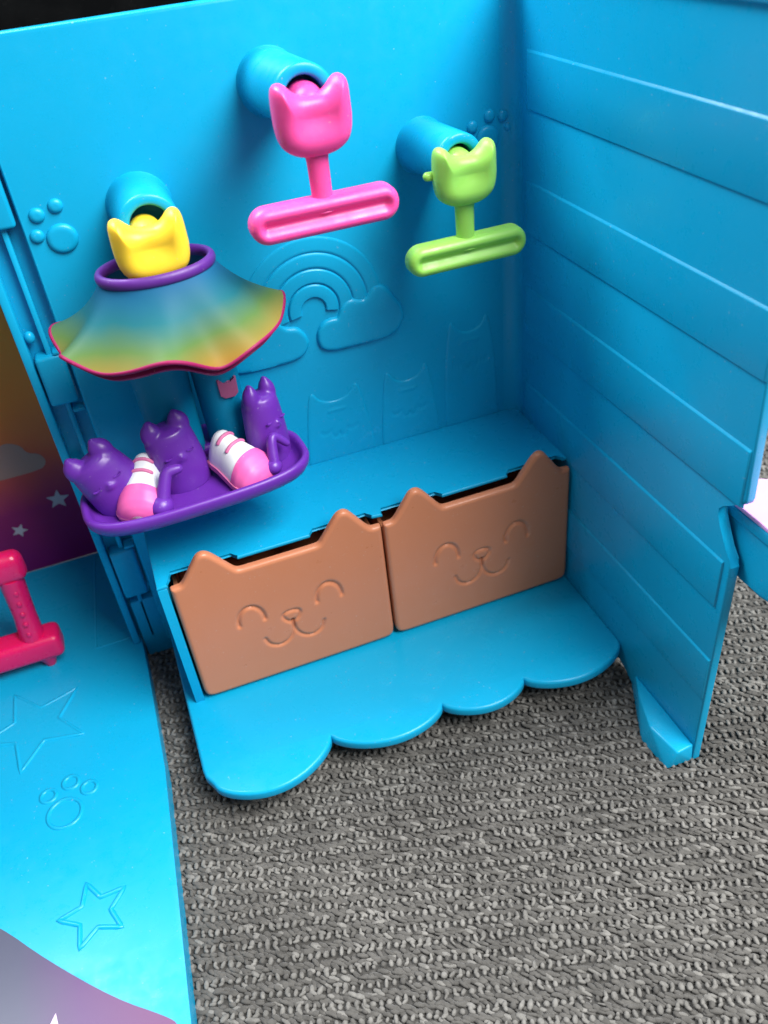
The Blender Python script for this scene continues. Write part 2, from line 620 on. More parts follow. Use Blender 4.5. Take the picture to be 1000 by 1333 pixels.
def knit():
    ud = np.array([math.cos(math.radians(-17.0)), math.sin(math.radians(-17.0)), 0])
    nd = np.array([-ud[1], ud[0], 0])
    up = np.array([0, 0, 1.0])
    PU, PN = 0.235, 0.47
    C, A, B, N, ra, rb, rn, mi = [], [], [], [], [], [], [], []

    def add(c, a, ra_, rb_, rn_, k):
        a = a / np.linalg.norm(a)
        b_ = np.cross(up, a)
        b_ /= np.linalg.norm(b_)
        C.append(c); A.append(a); B.append(b_); N.append(np.cross(a, b_))
        ra.append(ra_); rb.append(rb_); rn.append(rn_); mi.append(k)
    o = np.array([-4.0, -10.0, 0])
    for r in range(-60, 60):
        drift = 0.0
        for q in range(-130, 130):
            drift += random.gauss(0, 0.006)
            wob = 0.06 * math.sin(q * 0.05 + r * 0.7) + 0.03 * math.sin(q * 0.31 + r)
            p = o + ud * (q * PU + (r % 2) * 0.1 + drift) + nd * (r * PN + wob)
            x, y = p[0], p[1]
            if x < -18.6 or x > 24 or y < -23 or y > 14:
                continue
            if x > 2.0 + 0.9 * max(0, y + 22) and y < -15 and x > 6:
                continue
            if y > -6.0 and x > -14.6 and x < 0.4:
                continue
            if x < -18 and y > -24:
                continue
            if y > 5 and x < 1:
                continue
            j = lambda s: random.gauss(0, s)
            # raised nub standing across the row, now and then hooked
            s = 1 + j(0.22)
            tilt = j(0.30) + 0.12
            hgt = CZ + 0.035 + j(0.02)
            if random.random() < 0.40:
                t2 = tilt + random.choice((-1, 1)) * random.uniform(0.6, 1.2)
                add(p + nd * 0.05 + up * hgt, nd * math.cos(tilt) + ud * math.sin(tilt) + up * j(0.2), 0.095 * s, 0.068 * (1 + j(0.15)), 0.065, 1)
                add(p - nd * 0.045 - ud * 0.04 * math.sin(t2) + up * (hgt - 0.005), nd * math.cos(t2) + ud * math.sin(t2) + up * j(0.2), 0.10 * s, 0.06 * (1 + j(0.15)), 0.06, 1)
            else:
                add(p + up * hgt, nd * math.cos(tilt) + ud * math.sin(tilt) + up * j(0.25), 0.110 * s, 0.076 * (1 + j(0.18)), 0.066, 1 if random.random() < 0.85 else 0)
            # flatter strands lying between two rows, leaning like twisted yarn
            for kk, off in enumerate((0.145, 0.235, 0.325)):
                ang = (-0.45 if kk != 1 else -0.25) + j(0.2)
                add(p + nd * (off + j(0.025)) + ud * (0.07 * kk + j(0.03)) + up * (CZ - 0.005 + j(0.022)),
                    ud * math.cos(ang) + nd * math.sin(ang) + up * j(0.12), 0.17 * (1 + j(0.15)), 0.074 * (1 + j(0.15)), 0.055, 0 if random.random() < 0.88 else 1)
    C, A, B, N = map(np.array, (C, A, B, N))
    ra, rb, rn, mi = map(np.array, (ra, rb, rn, mi))
    V, F = ellipsoids(C, A, B, N, ra, rb, rn)
    per = len(F) // len(C)
    ob = tri_mesh('carpet_stitches', V, F, ['yarn', 'yarn_nub'], np.repeat(mi, per))
    tag(ob, 'rows of grey yarn stitches covering the carpet', 'carpet pile', kind='stuff')


knit()

# ------------------------------------------------------------------ the playset (one folding toy)
play = empty('toy_playset')
tag(play, 'bright blue plastic folding toy closet with scalloped floor and cat drawers', 'toy playset')
ZS, ZF, YB, YW, ZT = 7.05, 1.31, -4.55, -13.35, 22.66

back = prism('back_wall', [(-15.95, 0.6), (0.3, 0.6), (0.3, ZT), (-15.95, ZT)], 1, 0.0, 0.45, 'blue', play, 0.12)


def sidewall():
    pts = [(0.44, CZ), (0.44, 23.0), (-12.74, 23.0), (-13.12, 11.05), (-13.08, 10.9)]
    pts += [(-12.75, 10.66), (-12.3, 10.42), (-12.12, 10.2), (-12.13, 9.95), (-12.28, 9.65), (-12.7, 9.10), (-12.90, 8.78), (-13.06, 8.62)]
    pts += [(-13.04, CZ), (-9.4, CZ), (-8.9, 0.35), (-8.3, 0.55), (-6.0, 0.6)]
    return prism('side_wall', pts, 0, 0.0, 0.32, 'blue', play, 0.07)


side = sidewall()
for z0, z1 in ((18.47, 20.28), (14.49, 16.37), (10.72, 12.63), (6.86, 8.74), (2.95, 4.88)):
    yf = -13.02
    if z0 == 6.86:
        yf = -12.8
    bmx = bm_box((-0.055, yf, z0), (0.06, -0.62, z1), 0, 1)
    for v in bmx.verts:                       # the top edge slopes, the lower edge is nearly square
        if v.co.x < 0:
            v.co.z += -0.13 if v.co.z > (z0 + z1) / 2 else 0.05
            v.co.y += 0.06 if v.co.y < -5 else -0.3
    bevel(bmx, 0.018, 3)
    from_bm('board', bmx, 'blue', side)
# boards above the frame's top edge
bmx = bm_box((-0.13, -12.7, 22.25), (0.06, -0.42, 22.9), 0.04, 2)
from_bm('board', bmx, 'blue', side)

# rounded inner corner between the two walls
R0 = 0.55
cf = [(0.0, 0.0)] + [(-R0 + R0 * math.cos(a), -R0 + R0 * math.sin(a)) for a in np.linspace(0, math.pi / 2, 9)]
cf = [(0.04, 0.04), (0.04, -R0)] + [(p[0] + 0.0, p[1]) for p in cf[1:]] + [(-R0, 0.04)]
prism('corner_fillet', cf, 2, ZS - 0.1, ZT - 0.1, 'blue', play, 0)

# scalloped floor


def slab(name, pts, z0, z1, r, mat, parent, seg=5):
    """Flat plate with a fully rounded rim; the inset follows the outline's own normals."""
    P = np.array(pts, float)
    e = np.roll(P, -1, 0) - P
    ar = 0.5 * np.sum(P[:, 0] * np.roll(P[:, 1], -1) - np.roll(P[:, 0], -1) * P[:, 1])
    nrm = np.stack([e[:, 1], -e[:, 0]], 1) / (np.linalg.norm(e, axis=1)[:, None] + 1e-9) * (1 if ar > 0 else -1)
    nb = nrm + np.roll(nrm, 1, 0)
    nb /= np.linalg.norm(nb, axis=1)[:, None] + 1e-9
    V, F = [], []
    prof = [(r * (1 - math.cos(t)), z0 + r * (1 - math.sin(t))) for t in np.linspace(0, math.pi / 2, seg)][::-1]
    prof += [(r * (1 - math.cos(t)), z1 - r * (1 - math.sin(t))) for t in np.linspace(0, math.pi / 2, seg)]
    prof = [prof[seg - 1 - i] if False else q for i, q in enumerate(prof)]
    prof = sorted(prof, key=lambda q: q[1])
    for d, z in prof:
        for p, n_ in zip(P, nb):
            V.append((p[0] - n_[0] * d, p[1] - n_[1] * d, z))
    k = len(P)
    for i in range(len(prof) - 1):
        for j in range(k):
            j2 = (j + 1) % k
            F.append((i * k + j, i * k + j2, (i + 1) * k + j2, (i + 1) * k + j))
    F.append(tuple(range(k))[::-1])
    F.append(tuple((len(prof) - 1) * k + j for j in range(k)))
    return from_arrays(name, V, F, mat, parent, 50)


sc = [(-15.80, 0.3), (-15.76, -7.55), (-15.72, -7.85), (-15.5, -8.3)]
cus = [(-15.5, -8.3), (-11.28, -8.02), (-7.21, -8.35), (-4.05, -8.5), (-0.02, -8.45)]
bulge = [1.15, 0.88, 0.74, 0.86]
for (a, b_), bu in zip(zip(cus[:-1], cus[1:]), bulge):
    for i in range(1, 23):
        t = 0.5 - 0.5 * math.cos(math.pi * i / 22)
        x = a[0] + (b_[0] - a[0]) * t
        y = a[1] + (b_[1] - a[1]) * t - bu * math.sin(math.pi * t) ** 0.62
        sc.append((x, y))
sc += [(0.02, -8.3), (0.02, 0.3)]
slab('scalloped_floor', sc, ZF - 0.42, ZF, 0.12, 'blue', play)
prism('floor_skirting', [(-15.6, 0.2), (-15.6, -4.9), (-0.05, -4.9), (-0.05, 0.2)], 2, CZ, ZF - 0.43, 'blue', play, 0.05)

# bench: top with notches behind the drawer ears, left end, inner divider and back
bt = [(-15.42, 0.0), (-15.42, -4.52), (-15.06, -4.52), (-15.04, -4.20)]
for x0 in (-15.03, -7.47):
    bt += [(x0 + 0.10, -4.20), (x0 + 0.12, -3.80), (x0 + 2.28, -3.80), (x0 + 2.42, -4.14), (x0 + 5.0, -4.14), (x0 + 5.14, -3.80), (x0 + 7.15, -3.80), (x0 + 7.28, -4.14)]
bt += [(0.0, -4.14), (0.0, 0.0)]
bench = prism('bench_top', bt, 2, ZS - 0.14, ZS, 'blue', play, 0.05)
prism('bench_end', [(-15.42, 0), (-15.42, -4.52), (-15.10, -4.52), (-15.10, 0)], 2, ZF - 0.02, ZS - 0.13, 'blue', play, 0.04)


def drawer(x0, wd, label):
    ez = 6.82
    k = wd / 7.5
    top = [(0.0, ez - 0.15), (0.0, ez), (0.18, ez + .01), (0.36 * k, ez + 0.02), (0.52 * k, ez + 0.18), (0.96 * k, ez + 0.82), (1.12 * k, ez + 1.02), (1.30 * k, ez + 1.08), (1.48 * k, ez + 1.02), (1.66 * k, ez + 0.84),
           (2.20 * k, ez + 0.10), (2.32 * k, ez - 0.01), (2.6 * k, ez - 0.02), (3.75 * k, ez - 0.02), (4.9 * k, ez - 0.02), (5.18 * k, ez - 0.01), (5.30 * k, ez + 0.10),
           (5.84 * k, ez + 0.84), (6.02 * k, ez + 1.02), (6.20 * k, ez + 1.08), (6.38 * k, ez + 1.02), (6.54 * k, ez + 0.82), (6.98 * k, ez + 0.18), (7.14 * k, ez + 0.02), (wd - .18, ez + .01), (wd, ez), (wd, ez - 0.15)]
    bot = [(0.0, 1.9), (0.03, 1.55), (0.2, 1.42), (0.5, 1.385), (wd / 2, 1.385), (wd - 0.5, 1.385), (wd - 0.2, 1.42), (wd - 0.03, 1.55), (wd, 1.9)]
    cx = wd / 2
    st = []
    for ex in (-1.42, 1.46):
        st.append((arc(cx + ex, 4.40, 0.47, 0.68, 186, -6), 0.07, 0.085))
    nose = smooth_line([(-0.36, 4.14), (-0.22, 4.32), (0.22, 4.32), (0.36, 4.14), (0.13, 3.80), (-0.13, 3.80)], 3, True)
    nose = [(cx + p[0], p[1]) for p in nose] + [(cx + nose[0][0], nose[0][1])]
    st.append((nose, 0.06, 0.07))
    mouth = smooth_line([(-1.12, 3.38), (-1.0, 3.02), (-0.62, 2.82), (-0.25, 2.98), (-0.02, 3.34), (0.0, 3.86)], 3)
    st.append(([(cx + p[0], p[1]) for p in mouth], 0.06, 0.075))
    st.append(([(cx - p[0], p[1]) for p in mouth], 0.06, 0.075))
    o = puffy('drawer', top, bot, 0.15, 0.17, 0.10, 'brown', play, st, 230, 140, 2, sharp=50)
    o.location = (x0 * S, (YB + 0.12) * S, 0)
    tag(o, label)
    # the bin behind the front
    for nm, lo, hi in (('bin_side', (0.12, 0.10, 1.45), (0.27, 3.9, 6.2)), ('bin_side', (wd - 0.27, 0.16, 1.45), (wd - 0.12, 3.9, 6.2)),
                       ('bin_back', (0.28, 3.72, 1.45), (wd - 0.28, 3.88, 6.2)), ('bin_base', (0.28, 0.17, 1.45), (wd - 0.28, 3.70, 1.6))):
        box(nm, lo, hi, 'brown', o, 0.03, 1)
    return o


drawer(-15.02, 7.47, 'caramel brown cat-faced drawer at the open end, beside the left wing')
drawer(-7.47, 7.39, 'caramel brown cat-faced drawer in the corner against the boarded wall')

# foot under the side wall
bm = bmesh.new()
lowp = [(0.0, -9.35), (-0.80, -11.05), (-1.10, -11.65), (-1.02, -13.02), (0.0, -13.05)]
topp = [(0.0, -9.55), (-0.42, -10.35), (-0.88, -11.75), (-0.66, -13.05), (0.0, -12.98)]
for p in lowp:
    bm.verts.new((p[0], p[1], CZ - 0.02))
for p in topp:
    bm.verts.new((p[0], p[1], 0.62))
bmesh.ops.convex_hull(bm, input=bm.verts)
bmesh.ops.dissolve_limit(bm, angle_limit=math.radians(4), verts=bm.verts, edges=bm.edges)
bevel(bm, 0.06, 3)
from_bm('foot', bm, 'blue', play)

# ledge on the outer side of the wall
lg = [(-10.6, 9.8), (-10.6, 8.5), (-12.2, 8.20), (-13.0, 8.02), (-13.8, 7.95), (-14.6, 8.15), (-15.4, 8.8), (-15.9, 9.8)]
ledge = prism('outer_ledge', lg, 0, 0.46, 1.0, 'blue', play, 0.10)
rim = [(0.40, -11.2), (0.40, -15.8), (3.0, -15.9), (3.6, -14.2), (3.2, -12.7), (1.5, -11.7), (1.1, -11.2)]
prism('ledge_rim', rim, 2, 9.805, 10.18, 'blue', ledge, 0.06)
lt = prism('ledge_top', [(p[0] + 0.01, p[1]) for p in rim], 2, 10.183, 10.34, 'lilac', ledge, 0.05)
tag(lt, 'pale lilac top of the outer ledge')

# ---- relief on the back wall


def at_back(o, z=0.0):
    o.parent = back
    return o


def band(r0, r1, cx, cz, h, a0=-12, a1=192, n=48):
    prof = [(r0, -0.03), (r0 + 0.015, h * 0.55), (r0 + 0.05, h * 0.92), (r0 + 0.10, h), (r1 - 0.10, h), (r1 - 0.05, h * 0.92), (r1 - 0.015, h * 0.55), (r1, -0.03)]
    V, F = [], []
    for i in range(n):
        a = math.radians(a0 + (a1 - a0) * i / (n - 1))
        for r, t in prof:
            V.append((cx + r * math.cos(a), -t, cz + r * math.sin(a)))
    k = len(prof)
    for i in range(n - 1):
        for j in range(k):
            j2 = (j + 1) % k
            F.append((i * k + j, i * k + j2, (i + 1) * k + j2, (i + 1) * k + j))
    F.append(tuple(range(k)))
    F.append(tuple((n - 1) * k + j for j in range(k))[::-1])
    return from_arrays('rainbow_band', V, F, 'blue', back, 30)


for r0, r1, h in ((1.98, 2.50, 0.045), (1.44, 1.96, 0.065), (0.92, 1.42, 0.085), (0.42, 0.90, 0.105)):
    band(r0, r1, -7.72, 13.22, h)


def cloud(pts_top, pts_bot, h=0.15):
    return puffy('cloud', pts_top, pts_bot, h, 0.14, 0.05, 'blue', back, (), 70, 16, 2)


cloud([(-7.78, 12.05), (-7.76, 12.35), (-7.5, 12.72), (-7.1, 12.78), (-6.92, 12.72), (-6.8, 13.1), (-6.45, 13.36), (-6.05, 13.22), (-5.85, 13.2), (-5.5, 13.62), (-5.05, 13.52), (-4.75, 13.0), (-4.5, 12.6), (-4.45, 12.2)],
      [(-7.78, 12.05), (-7.72, 11.75), (-7.4, 11.52), (-6.4, 11.48), (-5.2, 11.5), (-4.7, 11.7), (-4.45, 12.2)])
cloud([(-11.4, 12.2), (-11.2, 12.8), (-10.6, 13.2), (-10.0, 13.6), (-9.5, 13.5), (-9.1, 13.2), (-8.8, 12.8), (-8.4, 12.76), (-8.12, 12.4), (-8.06, 12.1)],
      [(-11.4, 12.2), (-11.2, 11.7), (-10.6, 11.48), (-9.4, 11.46), (-8.5, 11.52), (-8.15, 11.8), (-8.06, 12.1)])


def cat_relief(cx, wd, z0, z1, h=0.04):
    hw = wd / 2
    top = [(cx - hw, z0 + 0.1), (cx - hw * 0.93, z1 - 1.9), (cx - hw * 0.74, z1 - 0.25), (cx - hw * 0.60, z1), (cx - hw * 0.42, z1 - 0.45), (cx, z1 - 0.62), (cx + hw * 0.42, z1 - 0.45),
           (cx + hw * 0.60, z1), (cx + hw * 0.74, z1 - 0.25), (cx + hw * 0.93, z1 - 1.9), (cx + hw, z0 + 0.1)]
    bot = [(cx - hw, z0 + 0.1), (cx - hw + 0.02, z0), (cx, z0), (cx + hw - 0.02, z0), (cx + hw, z0 + 0.1)]
    zc = z1 - 1.75
    st = [(arc(cx - 0.52, zc, 0.22, 0.16, 200, 340, 8), 0.05, 0.03), (arc(cx + 0.52, zc, 0.22, 0.16, 200, 340, 8), 0.05, 0.03),
          (arc(cx - 0.14, zc - 0.22, 0.14, 0.14, 180, 360, 8), 0.04, 0.03), (arc(cx + 0.14, zc - 0.22, 0.14, 0.14, 180, 360, 8), 0.04, 0.03),
          ([(cx - 0.32, z1 - 0.95), (cx + 0.32, z1 - 0.95)], 0.05, -0.03)]
    return puffy('cat_relief', top, bot, h, 0.12, 0.04, 'blue', back, st, 70, 44, 2)


cat_relief(-7.45, 2.75, ZS - 0.05, 10.1)
cat_relief(-4.58, 2.45, ZS - 0.05, 10.15)
cat_relief(-1.95, 2.3, ZS - 0.05, 11.5)


def disc(cx, cz, rx, rz, h=0.12, name='paw_pad'):
    n = 24
    top = [(cx - rx * math.cos(math.pi * i / n), cz + rz * math.sin(math.pi * i / n)) for i in range(n + 1)]
    bot = [(cx - rx * math.cos(math.pi * i / n), cz - rz * math.sin(math.pi * i / n)) for i in range(n + 1)]
    return puffy(name, top, bot, h, 0.16, 0.04, 'blue', back, (), 30, 14, 0)


for cx, cz, r in ((-14.93, 17.26, 0.46), (-15.60, 17.46, 0.21), (-15.42, 18.04, 0.23), (-14.84, 18.2, 0.22)):
    disc(cx, cz, r, r * 0.96)
for cx, cz, r in ((-1.02, 17.60, 0.42), (-1.55, 18.05, 0.2), (-0.93, 18.29, 0.2), (-0.45, 18.22, 0.19), (-0.24, 17.86, 0.18)):
    disc(cx, cz, r, r)
# small raised marks under the green hanger
disc(-3.05, 14.25, 0.28, 0.24, 0.1, 'relief_spot')
disc(-2.3, 14.1, 0.22, 0.18, 0.1, 'relief_spot')

# ---- pegs


def peg(bx, bz, L, tilt, r0, r1):
    f = fr((bx, 0, bz), rx=-tilt)
    prof = [(r0 + 0.10, -0.05), (r0 + 0.05, 0.06), (r0, 0.2), (r1, L - 0.10), (r1 - 0.02, L - 0.04), (r1 - 0.07, L), (r1 - 0.24, L), (r1 - 0.29, L - 0.03), (r1 - 0.31, L - 0.1), (r1 - 0.33, L - 1.1), (0.05, L - 1.1)]
    lathe('peg', prof, f, 'blue', play)
    return f @ Vector((0, -L, 0))


tip_p = peg(-7.98, 20.42, 4.0, 3, 0.90, 0.84)
tip_g = peg(-3.36, 17.82, 3.1, 4, 0.82, 0.76)
tip_y = peg(-12.50, 17.75, 2.9, 4, 0.92, 0.86)

# ---- left wing: floor, receding side wall, printed rear panel, added shade roof, hinge
wf = [(-17.05, 7.1), (-16.95, -1.4), (-17.02, -6.5), (-17.40, -12.2), (-17.62, -15.5), (-17.9, -18.5), (-36, -18.5), (-36, 7.1)]
wing = prism('wing_floor', wf, 2, CZ, 0.80, 'blue', play, 0.06)


def ridge(name, pts, r, closed=True, z=0.80):
    P = [(p[0], p[1], z) for p in pts]
    V, F = tube_arrays(P, r, 8, closed)
    V[:, 2] = z + (V[:, 2] - z) * 0.8
    return from_arrays(name, V, F, 'blue', wing, 50)


def densify(P, n=6):
    P = [np.array(p, float) for p in P]
    out = []
    for a, b_ in zip(P, P[1:] + P[:1]):
        for i in range(n):
            out.append(a + (b_ - a) * i / n)
    return out


def star(cx, cy, R, rot, r_in=0.45):
    return [(cx + (R if k % 2 == 0 else R * r_in) * math.cos(math.radians(rot + 36 * k)), cy + (R if k % 2 == 0 else R * r_in) * math.sin(math.radians(rot + 36 * k))) for k in range(10)]


st1 = star(-21.35, -2.55, 2.05, 38, 0.43)
st2 = star(-19.85, -10.92, 1.08, 26, 0.46)
ridge('floor_star', densify(st1), 0.075)
ridge('floor_star', densify(st2), 0.08)
sp_ = prism('floor_star_plate', [(p[0] * 0.985 - 21.35 * 0.015, p[1] * 0.985 - 2.55 * 0.015) for p in st1], 2, 0.75, 0.83, 'blue', wing, 0.02)
for cx, cy, r in ((-20.50, -6.92, 0.57), (-21.0, -5.98, 0.26), (-20.22, -5.72, 0.27), (-19.62, -6.2, 0.26)):
    ridge('paw_ring', [(cx + r * math.cos(a), cy + r * math.sin(a)) for a in np.linspace(0, 2 * math.pi, 28, endpoint=False)], 0.075)
ridge('floor_seam', [(-18.35, 7.0), (-18.8, 0.6), (-17.1, 0.62)], 0.045, False)
rug = [(-26, -8.2), (-24, -9.0), (-22.63, -10.2), (-21.33, -11.8), (-19.51, -13.72), (-18.2, -14.75), (-17.9, -15.1), (-17.95, -15.7), (-18.3, -18.2), (-35, -18.2), (-35, -8.2)]
rg = prism('rug_sticker', [tuple(p) for p in smooth_line(rug[:8], 2)] + rug[8:], 2, 0.79, 0.815, 'rug_print', wing, 0)
tag(rg, 'dusky purple printed sticker on the left wing floor')
prism('printed_star', star(-21.25, -14.05, 0.60, 78, 0.42), 2, 0.812, 0.822, 'star_lilac', wing, 0)

prism('wing_panel', [(-36, 0.8), (-17.2, 0.8), (-17.2, 22.6), (-36, 22.6)], 1, 7.16, 7.6, 'blue', play, 0.05)
pp = prism('panel_sticker', [(-35, 0.78), (-17.9, 0.78), (-17.9, 22), (-35, 22)], 1, 7.12, 7.158, 'panel_print', play, 0)
tag(pp, 'orange to purple sunset sticker on the shaded rear panel')
for cx, cz, r, a in ((-18.93, 4.15, 0.50, 80), (-20.95, 3.1, 0.36, 60)):
    so = prism('printed_star', star(cx, cz, r, a, 0.45), 1, 7.105, 7.122, 'star_print', pp, 0)
cl = prism('printed_cloud', [tuple(p) for p in smooth_line([(-23.5, 5.9), (-19.2, 5.75), (-18.75, 6.1), (-18.9, 6.6), (-19.4, 6.75), (-19.5, 7.2), (-20.1, 7.5), (-20.6, 7.2), (-21.0, 7.7), (-21.9, 7.8), (-22.5, 7.2), (-23.5, 7.2)], 2, True)], 1, 0.0, 0.012, 'cloud_print', pp, 0)
cl.location = (0, 7.11 * S, 0)
# receding side wall of the wing with its recessed hinge channel
prism('wing_side_wall', [(-17.85, 7.1), (-17.45, 7.1), (-16.98, 0.9), (-17.35, 0.9)], 2, 0.81, 24, 'blue', play, 0.06)
prism('wing_shade_roof', [(-36, 7.1), (-17.3, 7.1), (-17.3, -1.6), (-36, -1.6)], 2, 19.0, 19.5, 'blue', play, 0.1)  # unseen slab, added and set low to shade the wing's rear
# hinge: upright leaf with slots, knuckles and a pin
leaf = prism('hinge_leaf', [(-17.2, 0.85), (-15.9, 0.85), (-15.9, 0.60), (-17.2, 0.60)], 2, CZ + 0.9, 24, 'blue', play, 0.05)
for z0, z1 in ((17.8, 23.5), (12.0, 13.75), (3.3, 5.6)):
    box('hinge_knuckle', (-16.95, -0.02, z0), (-16.05, 0.66, z1), 'blue', play, 0.12, 3)
box('hinge_rail', (-17.3, 0.1, 0.82), (-17.02, 0.85, 23.5), 'blue', play, 0.06, 2)
box('hinge_rail', (-16.55, 0.2, 0.9), (-16.38, 0.65, 17.8), 'blue', play, 0.05, 2)
for z in (14.4, 9.6):
    blob('hinge_stud', fr((-16.85, 0.3, z)), (0.16, 0.16, 0.2), 'blue', play)
for z in (13.8, 11.7, 5.7):
    box('hinge_ledge', (-16.35, 0.0, z - 0.06), (-15.97, 0.5, z + 0.06), 'blue', play, 0.04, 2)
# low skirting of the closet's left end below the bench
box('hinge_block', (-16.9, 0.2, CZ), (-15.85, 0.62, 2.9), 'blue', play, 0.08, 2)

# ------------------------------------------------------------------ hangers


def hanger(loc, mat, label, bar_w, stem_l, sc=1.0, yaw=0, tilt=0, nub=False, rise=0.4):
    root = empty('cat_hanger')
    tag(root, label, 'toy hanger', 'cat-head hangers on the pegs')
    f = fr(loc, rz=yaw, rx=tilt)
    a = 1.03 * sc
    half = [(-1.0, 0.0), (-1.0, 0.35), (-0.99, 0.52), (-0.97, 0.74), (-0.90, 0.89), (-0.74, 0.94), (-0.59, 0.86), (-0.46, 0.71), (-0.30, 0.60), (-0.15, 0.57)]
    top = [(a * p[0], sc * p[1]) for p in half] + [(-a * p[0], sc * p[1]) for p in half[::-1]]
    bot = [(-a, 0.0), (-a * 0.97, -0.35 * sc), (-a * 0.84, -0.66 * sc), (-a * 0.48, -0.88 * sc), (0, -0.92 * sc), (a * 0.48, -0.88 * sc), (a * 0.84, -0.66 * sc), (a * 0.97, -0.35 * sc), (a, 0.0)]

    def dish(P):                                       # ears stand forward, the brow between them sinks in
        e = np.exp(-(((np.abs(P[:, 0]) - 0.72 * a) / (0.34 * sc)) ** 2 + ((P[:, 1] - 0.58 * sc) / (0.5 * sc)) ** 2))
        br = np.exp(-((P[:, 0] / (0.55 * sc)) ** 2 + ((P[:, 1] - 0.30 * sc) / (0.30 * sc)) ** 2))
        ch = np.exp(-((P[:, 0] / (0.60 * sc)) ** 2 + ((P[:, 1] + 0.02) / (0.30 * sc)) ** 2))
        return 0.12 * sc * e - 0.10 * sc * br - 0.09 * sc * ch
    puffy('head', top, bot, 0.46 * sc, 0.50 * sc, 0.10 * sc, mat, root, (), 84, 60, 2, extra=dish, frame=f, power=2.1, sharp=None, back_h=0.30 * sc)
    # plug that sits in the peg's hole
    lathe('plug', [(0.0001, -0.75), (0.44 * sc, -0.75), (0.46 * sc, -0.7), (0.48 * sc, -0.35), (0.46 * sc, -0.1), (0.38 * sc, 0.14), (0.26 * sc, 0.36), (0.04, 0.45)], f @ Matrix.Translation((0, 0.28 * sc, rise - 0.10)), mat, root, 24)
    z1 = -1.02 * sc - stem_l
    P = [(-0.0, 0.12, -0.8 * sc), (0, 0.12, -1.05 * sc), (0, 0.12, z1 * 0.5 - 0.6 * sc), (0, 0.12, z1 + 0.30), (0, 0.12, z1 + 0.1)]
    V, F = tube_arrays(P, [0.34, 0.30, 0.29, 0.30, 0.40], 16)
    V = np.array([list(f @ Vector((v[0], 0.12 + (v[1] - 0.12) * 0.8, v[2]))) for v in V])
    from_arrays('stem', V, F, mat, root, 60)
    hw, r = bar_w / 2, 0.49 * sc
    n = 12
    topb = [(-hw + r - r * math.cos(math.pi / 2 * i / n), r * math.sin(math.pi / 2 * i / n)) for i in range(n + 1)]
    topb = topb + [(x, r) for x in np.linspace(-hw + r, hw - r, 14)[1:-1]] + [(-p[0], p[1]) for p in topb[::-1]]
    botb = [(p[0], -p[1]) for p in topb]
    g = [(-hw + 0.42 * sc, -0.02), (hw - 0.42 * sc, -0.02)]
    st = [([(-hw + 0.46 * sc, 0.0), (hw - 0.46 * sc, 0.0)], 0.17 * sc, 0.20 * sc)]
    puffy('bar', topb, botb, 0.30 * sc, 0.26 * sc, 0.26 * sc, mat, root, st, 110, 34, 0, frame=f @ Matrix.Translation((0, 0.02, z1)), sharp=70)
    if nub:
        V, F = tube_arrays(*round_ends([(-a * 0.6, 0.25, 0.05), (-a - 0.12, 0.2, 0.1)], [0.16, 0.13]), 12)
        from_arrays('side_nub', np.array([list(f @ Vector(v)) for v in V]), F, mat, root, 60)
    return root


hanger((tip_p.x + 0.02, tip_p.y - 0.40, tip_p.z - 0.42), 'pink', 'pink plastic cat-head hanger on the highest peg', 4.25, 1.42, 1.0, 0, rise=0.42)
hanger((tip_g.x - 0.06, tip_g.y - 0.40, tip_g.z - 0.30), 'green', 'lime green plastic cat-head hanger on the peg nearest the boarded wall', 3.95, 1.32, 0.95, 0, nub=True, rise=0.30)
hanger((tip_y.x - 0.16, tip_y.y - 0.62, tip_y.z - 0.36), 'yellow', 'yellow plastic cat-head hanger above the rainbow skirt', 3.0, 0.9, 0.98, 0, rise=0.28)

# ------------------------------------------------------------------ doll outfit on the yellow hanger
outfit = empty('doll_outfit')
tag(outfit, 'rainbow flared doll skirt with blue leggings hanging under the yellow cat hanger', 'doll outfit')
SX, SY = -12.66, -2.98


def skirt_ring(t, n, inner=0.0):
    """t 0 at the waist, 1 at the hem."""
    P = []
    e = t ** 1.15
    for j in range(n):
        a = 2 * math.pi * j / n
        wv = math.sin(a * 7 + 1.2) * 0.75 + math.sin(a * 4 + 2.2) * 0.35 + math.sin(a * 11 + 0.4) * 0.25
        rx = 1.60 + 1.72 * e + 0.14 * wv * t ** 1.5
        ry = 1.14 + 1.50 * e + 0.20 * wv * t ** 1.5
        dip = -0.30 * math.exp(-((a - math.radians(292)) / 0.45) ** 2) - 0.12 * math.exp(-((a - math.radians(225)) / 0.4) ** 2) + 0.18 * math.cos(a - math.radians(170)) + 0.15
        z = 16.82 - 1.80 * t + (0.22 * wv + dip) * t * t - 0.10 * math.sin(math.pi * t)
        P.append((SX + (rx - inner) * math.cos(a), SY + (ry - inner) * math.sin(a), z))
    return P


n = 140
V, F = [], []
ts = np.linspace(0, 1, 26)
for t in ts:
    V += skirt_ring(t, n)
for t in ts[::-1]:
    V += skirt_ring(t, n, 0.09)
rows = 2 * len(ts)
for i in range(rows):
    i2 = (i + 1) % rows
    for j in range(n):
        j2 = (j + 1) % n
        F.append((i * n + j, i * n + j2, i2 * n + j2, i2 * n + j))
from_arrays('skirt', V, F, 'skirt', outfit, 60)
P = np.array(skirt_ring(1.0, n, 0.045))
V, F = tube_arrays(P - np.array([0, 0, 0.03]), 0.062, 8, True)
from_arrays('hem', V, F, 'hem_pink', outfit, None)
